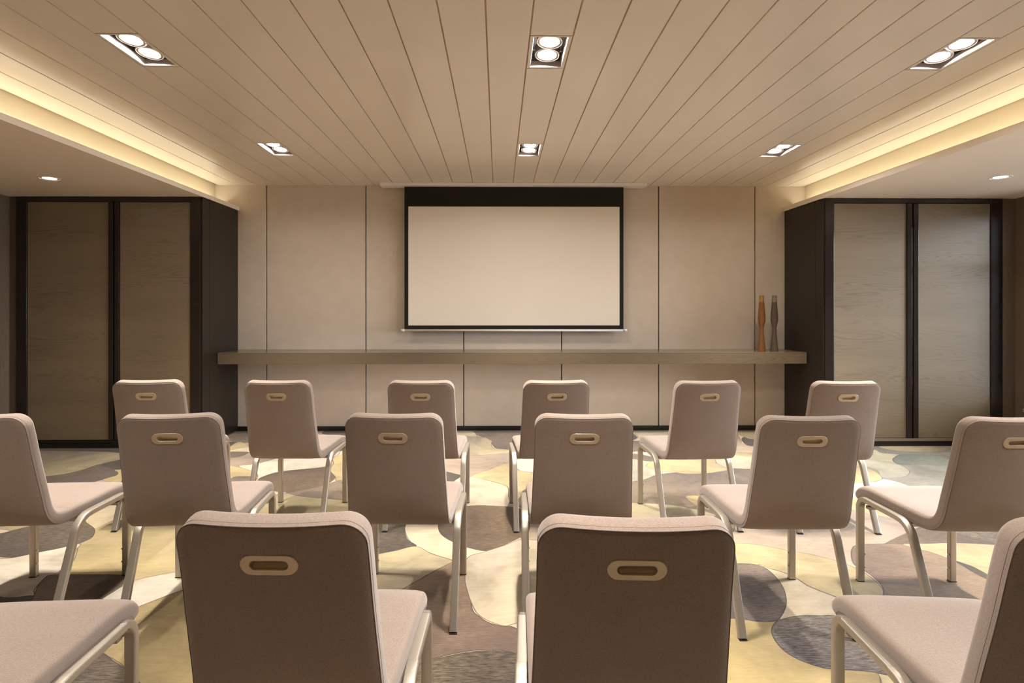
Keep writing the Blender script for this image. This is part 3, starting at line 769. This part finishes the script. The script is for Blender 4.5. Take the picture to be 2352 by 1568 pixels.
def at_s(s):
    s = min(max(s, 0), SLEN)
    lo, hi = 0, len(SCUM) - 1
    while hi - lo > 1:
        m = (lo + hi)//2
        if SCUM[m] <= s: lo = m
        else: hi = m
    t = (s - SCUM[lo])/max(SCUM[hi] - SCUM[lo], 1e-9)
    y = SP[lo][0] + (SP[hi][0]-SP[lo][0])*t; z = SP[lo][1] + (SP[hi][1]-SP[lo][1])*t
    # smoothed tangent
    a, b = max(lo - 4, 0), min(hi + 4, len(SP) - 1)
    ty, tz = SP[b][0]-SP[a][0], SP[b][1]-SP[a][1]
    l = math.hypot(ty, tz)
    ty, tz = ty/l, tz/l
    # upper / sitter side normal: tangent runs from seat front to back top; rotate clockwise looking from -x
    return y, z, -(-tz), -ty        # (ny, nz) = (tz, -ty)

def s_of_z(zq):
    best = None
    for i in range(len(SP)-1, 0, -1):
        if SP[i-1][1] <= zq <= SP[i][1]:
            return SCUM[i-1] + (SCUM[i]-SCUM[i-1])*(zq-SP[i-1][1])/max(SP[i][1]-SP[i-1][1], 1e-9)
    return SLEN
S_BEND = s_of_z(.456)
S_HANDLE = s_of_z(.773)          # handle centre (rear face there is at z .7558)

W_TAB = [(0, .203), (.10, .203), (.36, .198), (.45, .196), (.60, .189), (.78, .1825), (1.0, .178)]
def half_w(s):
    for (a, wa), (b, wb) in zip(W_TAB, W_TAB[1:]):
        if s <= b: return wa + (wb-wa)*(s-a)/(b-a)
    return W_TAB[-1][1]

def shell_map(u, s, n):
    """u in -1..1 across, s along, n through the thickness (+ sitter side)"""
    y, z, ny, nz = at_s(s)
    w = half_w(s)
    k = min(max((s - S_BEND + .02)/.12, 0), 1); k = k*k*(3-2*k)
    n2 = n - .017*k*(1 - u*u) + .004*k            # back is hollow towards the sitter
    k2 = min(max((s - .06)/.15, 0), 1)*(1-k)
    n2 -= .006*k2*(1-u*u) if n > 0 else 0
    return (u*w, y + ny*n2, z + nz*n2)

def build_shell():
    W0 = .19
    r_top, r_bot = .050, .040
    NS, NA, K = 54, 9, 24
    hs, hu = .0125, .043/.183
    def outline(e):
        rt, rb = r_top - e, r_bot - e
        w, s1, s0 = W0 - e, SLEN - e, e
        right = []
        for i in range(NA): # bottom corner, from bottom edge to side
            a = math.pi/2*i/(NA-1)
            right.append((w - rb + rb*math.sin(a), s0 + rb - rb*math.cos(a)))
        inner = [s0 + rb + (s1 - rt - s0 - rb)*i/NS for i in range(1, NS)]
        # put rows exactly on the edges of the handle recess
        for tgt in (S_HANDLE - hs, S_HANDLE + hs):
            j = min(range(len(inner)), key=lambda q: abs(inner[q] - tgt)); inner[j] = tgt
        right += [(w, s) for s in inner]
        for i in range(NA):
            a = math.pi/2*i/(NA-1)
            right.append((w - rt + rt*math.cos(a), s1 - rt + rt*math.sin(a)))
        return right
    levels = []
    t = TH/2
    levels.append((.0065, -t - .0015)); levels.append((.003, -t)); levels.append((.0006, -t + .0006)); levels.append((.0014, -t + .0022)); levels.append((0.0, -t + .005))
    levels.append((0.0, -.004)); levels.append((0.0, t - .017))
    for i in range(1, 6):
        a = math.pi/2*i/5
        levels.append((.017*(1 - math.cos(a)), t - .017 + .017*math.sin(a)))
    bm = bmesh.new()
    loops = []
    for e, n in levels:
        rt = outline(e); nr = len(rt)
        pts = []
        top_w, bot_w = rt[-1][0], rt[0][0]
        for x, s in rt: pts.append((x, s))
        for k in range(1, K): pts.append((top_w - 2*top_w*k/K, rt[-1][1]))
        for x, s in reversed(rt): pts.append((-x, s))
        for k in range(1, K): pts.append((-bot_w + 2*bot_w*k/K, rt[0][1]))
        loops.append([(bm.verts.new(shell_map(x/W0, s, n)), s) for x, s in pts])
    n = len(loops[0])
    mids = {}
    def quad(vs, s): 
        f = bm.faces.new(vs); f.material_index = 0; mids[f] = s
    for A, B in zip(loops, loops[1:]):
        for i in range(n):
            j = (i+1) % n
            quad((A[i][0], A[j][0], B[j][0], B[i][0]), (A[i][1] + A[j][1])/2)
    rt = outline(levels[0][0]); nr = len(rt)
    for lv, flip in ((0, True), (len(levels)-1, False)):
        L = loops[lv]; e, nn = levels[lv]
        rt = outline(e)
        rows = []
        for i in range(nr):
            if i == 0:
                row = [L[0][0]] + [L[n - 1 - k][0] for k in range(0, K-1)] + [L[nr + K - 1 + nr - 1][0]]
            elif i == nr - 1:
                row = [L[nr-1][0]] + [L[nr - 1 + k][0] for k in range(1, K)] + [L[nr + K - 1][0]]
            else:
                ra, la = L[i][0], L[nr + K - 1 + (nr - 1 - i)][0]
                row = [ra]
                x, s = rt[i]
                for k in range(1, K):
                    u = (x - 2*x*k/K)/W0
                    puff = .004*(1 - u**4)*min(1, (s)/.05, (SLEN - s)/.05)
                    row.append(bm.verts.new(shell_map(u, s, nn + (puff if not flip else -puff*.8))))
                row.append(la)
            rows.append((row, rt[i][1], rt[i][0]))
        for (ra, sa, xa), (rb, sb, xb) in zip(rows, rows[1:]):
            sm = (sa + sb)/2
            for k in range(K):
                um = (xa - 2*xa*(k + .5)/K)/W0
                if flip and abs(sm - S_HANDLE) < hs and abs(um) < hu: continue
                v = (ra[k], ra[k+1], rb[k+1], rb[k])
                quad(v if not flip else tuple(reversed(v)), sm)
    bmesh.ops.recalc_face_normals(bm, faces=bm.faces[:])
    me = bpy.data.meshes.new('shell'); 
    bm.faces.index_update()
    sl = [mids[f] for f in bm.faces]
    bm.to_mesh(me); bm.free()
    for p in me.polygons: p.use_smooth = True
    me.update()
    vn = [Vector(v.vector) for v in me.vertex_normals]
    # split into seat and backrest, sharing the normals of the whole shell
    res = []
    for name, test in (('seat', lambda s: s < S_BEND), ('backrest', lambda s: s >= S_BEND)):
        idx = {}; vs = []; fs = []; ns = []
        for p in me.polygons:
            if not test(sl[p.index]): continue
            f = []
            for vi in p.vertices:
                if vi not in idx:
                    idx[vi] = len(vs); vs.append(me.vertices[vi].co.copy()); ns.append(vn[vi])
                f.append(idx[vi])
            fs.append(f)
        m2 = bpy.data.meshes.new(name); m2.from_pydata(vs, [], fs)
        for p in m2.polygons: p.use_smooth = True
        m2.normals_split_custom_set_from_vertices(ns)
        m2.materials.append(M['fabric'])
        res.append(m2)
    # seam: dark thread in the groove, and a stitch line on the band beside it
    def loop_pts(e, nl, s_min):
        rt = outline(e); out = []
        full = [(x, s) for x, s in rt]
        tw = rt[-1][0]
        full += [(tw - 2*tw*k/12, rt[-1][1]) for k in range(1, 12)] + [(-x, s) for x, s in reversed(rt)]
        return [Vector(shell_map(x/W0, s, nl)) for x, s in full if s >= s_min]
    def seam_mesh(name, specs, s_min, s_max=None):
        bm = bmesh.new()
        for e, nl, rad, mi in specs:
            pts = loop_pts(e, nl, s_min)
            fr = []
            for i, p in enumerate(pts):
                tg = (pts[min(i+1, len(pts)-1)] - pts[max(i-1, 0)]).normalized()
                a = tg.cross(Vector((0, .3, .95))); a = a.normalized() if a.length > 1e-4 else Vector((1, 0, 0))
                fr.append((a, tg.cross(a)))
            nf = len(bm.faces)
            sweep(bm, pts, [(rad*math.cos(2*math.pi*k/5), rad*math.sin(2*math.pi*k/5)) for k in range(5)], fr)
            bm.faces.ensure_lookup_table()
            for f in bm.faces[nf:]: f.material_index = mi
        m3 = bpy.data.meshes.new(name); bm.to_mesh(m3); bm.free()
        m3.materials.append(M['thread']); m3.materials.append(M['stitch'])
        return m3
    seam = seam_mesh('seam', [(.0006, -TH/2 + .0010, .0010, 0), (-.0002, -TH/2 + .0115, .0005, 1)], .02)
    return res[0], res[1], seam

def stadium(hw, hh, n=9):
    pts = []
    for i in range(n):
        a = -math.pi/2 + math.pi*i/(n-1); pts.append((hw - hh + hh*math.cos(a), hh*math.sin(a)))
    for i in range(n):
        a = math.pi/2 + math.pi*i/(n-1); pts.append((-hw + hh + hh*math.cos(a), hh*math.sin(a)))
    return pts

def handle_meshes():
    y, z, ny, nz = at_s(S_HANDLE)
    n0 = -TH/2 - .017 + .004 - .0045              # rear face at the centre line
    O = Vector((0, y + ny*n0, z + nz*n0)); N = Vector((0, -ny, -nz)); T = Vector((0, nz, -ny))
    if T.z < 0: T = -T
    U = Vector((1, 0, 0))
    def ring(bm, hw, hh, d):
        # plate follows the slight hollow of the back
        return [bm.verts.new(O + U*a + T*b + N*(d - .017*(a/.18)**2)) for a, b in stadium(hw, hh)]
    def skin(bm, rs):
        k = len(rs[0])
        for A, B in zip(rs, rs[1:]):
            for i in range(k):
                j = (i+1) % k
                bm.faces.new((A[i], A[j], B[j], B[i]))
    bm = bmesh.new()
    rs = [ring(bm, .0545, .0215, -.004), ring(bm, .0545, .0215, .0012), ring(bm, .0535, .0205, .0022), ring(bm, .0366, .0102, .0020), ring(bm, .0356, .0092, .0004), ring(bm, .0354, .0090, -.004)]
    skin(bm, rs); bmesh.ops.recalc_face_normals(bm, faces=bm.faces[:])
    pm = bpy.data.meshes.new('handle'); bm.to_mesh(pm); bm.free(); pm.materials.append(M['brass'])
    for p in pm.polygons: p.use_smooth = True
    pm.set_sharp_from_angle(angle=R(35))
    bm = bmesh.new()
    rs = [ring(bm, .0355, .0091, -.0035), ring(bm, .0344, .0080, -.0125), ring(bm, .0315, .0055, -.0145)]
    skin(bm, rs); bm.faces.new(rs[-1]); bmesh.ops.recalc_face_normals(bm, faces=bm.faces[:])
    bmesh.ops.reverse_faces(bm, faces=bm.faces[:])
    cm = bpy.data.meshes.new('grip_slot'); bm.to_mesh(cm); bm.free(); cm.materials.append(M['cup'])
    return pm, cm

BW, BT = .0148, .0115            # half width (x) and half depth of the bent bar
def bar_profile(outer):
    """outer = +1: rounded side towards +u"""
    ro, ri = .0055, .003
    pts = []
    for cxs, cys, r_, a0 in ((BW - ro, BT - ro, ro, 0), (-BW + ri, BT - ri, ri, 90), (-BW + ri, -BT + ri, ri, 180), (BW - ro, -BT + ro, ro, 270)):
        for i in range(5):
            a = R(a0 + 90*i/4); pts.append((cxs + r_*math.cos(a), cys + r_*math.sin(a)))
    if outer < 0: pts = [(-u, v) for u, v in reversed(pts)]
    return pts

def arc2(c, r_, a0, a1, n):
    return [(c[0] + r_*math.cos(R(a0 + (a1-a0)*i/n)), c[1] + r_*math.sin(R(a0 + (a1-a0)*i/n))) for i in range(n+1)]

def bar_mesh(name, x, path, outer):
    bm = bmesh.new()
    fr = []
    P = [Vector((x if not callable(x) else x(i), p[0], p[1])) for i, p in enumerate(path)]
    for i in range(len(P)):
        t = (P[min(i+1, len(P)-1)] - P[max(i-1, 0)]).normalized()
        U = Vector((1, 0, 0)); V = t.cross(U).normalized()
        fr.append((U, V))
    sweep(bm, P, bar_profile(outer), fr)
    bmesh.ops.recalc_face_normals(bm, faces=bm.faces[:])
    me = bpy.data.meshes.new(name); bm.to_mesh(me); bm.free(); me.materials.append(M['frame'])
    for p in me.polygons: p.use_smooth = True
    me.set_sharp_from_angle(angle=R(40))
    return me

def simple(name, mat, *boxes, bev=.001):
    bm = bmesh.new()
    for b in boxes: box(bm, *b, bev=bev)
    me = bpy.data.meshes.new(name); bm.to_mesh(me); bm.free(); me.materials.append(mat)
    return me

def chair_proto():
    root = empty('conference_chair')
    def add(name, me, parent=root):
        return link(bpy.data.objects.new(name, me), parent)
    seat, back, seam = build_shell()
    add('seat', seat)
    b = add('backrest', back)
    add('seam', seam)
    pm, cm = handle_meshes()
    h = add('handle', pm); add('grip_slot', cm, h)
    X = .2115; ztop = .3845          # rail centre line
    rf = .050
    front = [(0, .0044), (0, .12), (0, .24), (0, ztop - rf)] + [(p[0], p[1]) for p in arc2((-rf, ztop - rf), rf, 0, 90, 8)][1:]
    rail = [(-rf - .0004, ztop), (-.15, ztop), (-.26, ztop)]
    rr = .085
    ang = 22.0                        # rear leg from vertical
    # rail end bends down and back into the rear leg
    bend = [(p[0], p[1]) for p in arc2((-.272, ztop - rr), rr, 90, 180 - ang, 8)]
    ex, ez = bend[-1]
    L = ez - .0044
    rear = [(-.2604, ztop), (-.272, ztop)] + bend[1:] + [(ex - math.tan(R(ang))*L*k/4, ez - L*k/4) for k in range(1, 5)]
    fy = rear[-1][0]
    for s in (-1, 1):
        f = add('leg', bar_mesh('front_leg', s*X*.98, front, s))
        add('foot_glide', simple('foot_glide', M['rubber'], (s*X*.98 - BW, s*X*.98 + BW, -BT, BT, 0, .0045)), f)
        for zz in (.062, .122):
            bm = bmesh.new()
            xi = s*(X*.98 - BW)
            sweep(bm, [Vector((xi + s*.002, -.003, zz)), Vector((xi - s*.005, -.003, zz))], [(.0042*math.cos(2*math.pi*k/10), .0042*math.sin(2*math.pi*k/10)) for k in range(10)], [(Vector((0, 1, 0)), Vector((0, 0, 1)))]*2)
            bmesh.ops.recalc_face_normals(bm, faces=bm.faces[:])
            me = bpy.data.meshes.new('screw'); bm.to_mesh(me); bm.free(); me.materials.append(M['screw'])
            add('screw', me, f)
        add('seat_rail', bar_mesh('seat_rail', s*X, rail, s))
        r = add('leg', bar_mesh('rear_leg', s*X*1.008, rear, s))
        add('foot_glide', simple('foot_glide', M['rubber'], (s*X*1.008 - BW, s*X*1.008 + BW, fy - .013, fy + .009, 0, .0045)), r)
    add('stretcher', simple('stretcher', M['frame'], (-X + .012, X - .012, -.052, -.028, .340, .354), bev=.002))
    add('stretcher', simple('stretcher', M['frame'], (-X + .012, X - .012, -.30, -.276, .360, .374), bev=.002))
    for s in (-1, 1):
        add('stacking_pad', simple('stacking_pad', M['rubber'], (min(s*.150, s*.192), max(s*.150, s*.192), -.085, -.022, .3545, .386), bev=.004))
    return root

cp = chair_proto()
CHAIRS = [
    (-1.961, 3.686, 4.4, 'leftmost of the front row, before the dark wardrobe'),
    (-1.190, 3.662, -1.1, 'second from the left in the front row nearest the screen'),
    (-0.405, 3.648, -1.6, 'third from the left in the front row nearest the screen'),
    (0.292, 3.645, 2.5, 'fourth from the left in the front row nearest the screen'),
    (1.111, 3.620, 2.6, 'fifth from the left in the front row nearest the screen'),
    (1.889, 3.594, -1.7, 'rightmost of the front row, before the paler wardrobe'),
    (-1.940, 2.661, 2.4, 'leftmost of the middle row, cut off by the picture edge'),
    (-1.268, 2.664, 5.7, 'second from the left in the middle row of three'),
    (-0.370, 2.664, -1.7, 'third from the left in the middle row of three'),
    (0.333, 2.647, -1.8, 'fourth from the left in the middle row of three'),
    (1.138, 2.598, -1.3, 'fifth from the left in the middle row of three'),
    (1.855, 2.568, -1.2, 'rightmost of the middle row, handle cut off by the picture edge'),
    (-1.221, 1.574, 2.8, 'in the bottom left corner, only seat and leg showing'),
    (-0.411, 1.630, -1.3, 'in the nearest row, left one of two whole backs'),
    (0.281, 1.602, -2.9, 'in the nearest row with brightly lit top edge of its back'),
    (1.160, 1.572, -4.2, 'in the bottom right corner, back cut off by the picture edge'),
]
for i, (x, y, r_, txt) in enumerate(CHAIRS):
    c = cp if i == 0 else copy_tree(cp)
    c.location = (x, y, 0); c.rotation_euler = (0, 0, R(r_))
    tag(c, 'taupe chair ' + txt, 'chair', 'conference chairs in three rows')
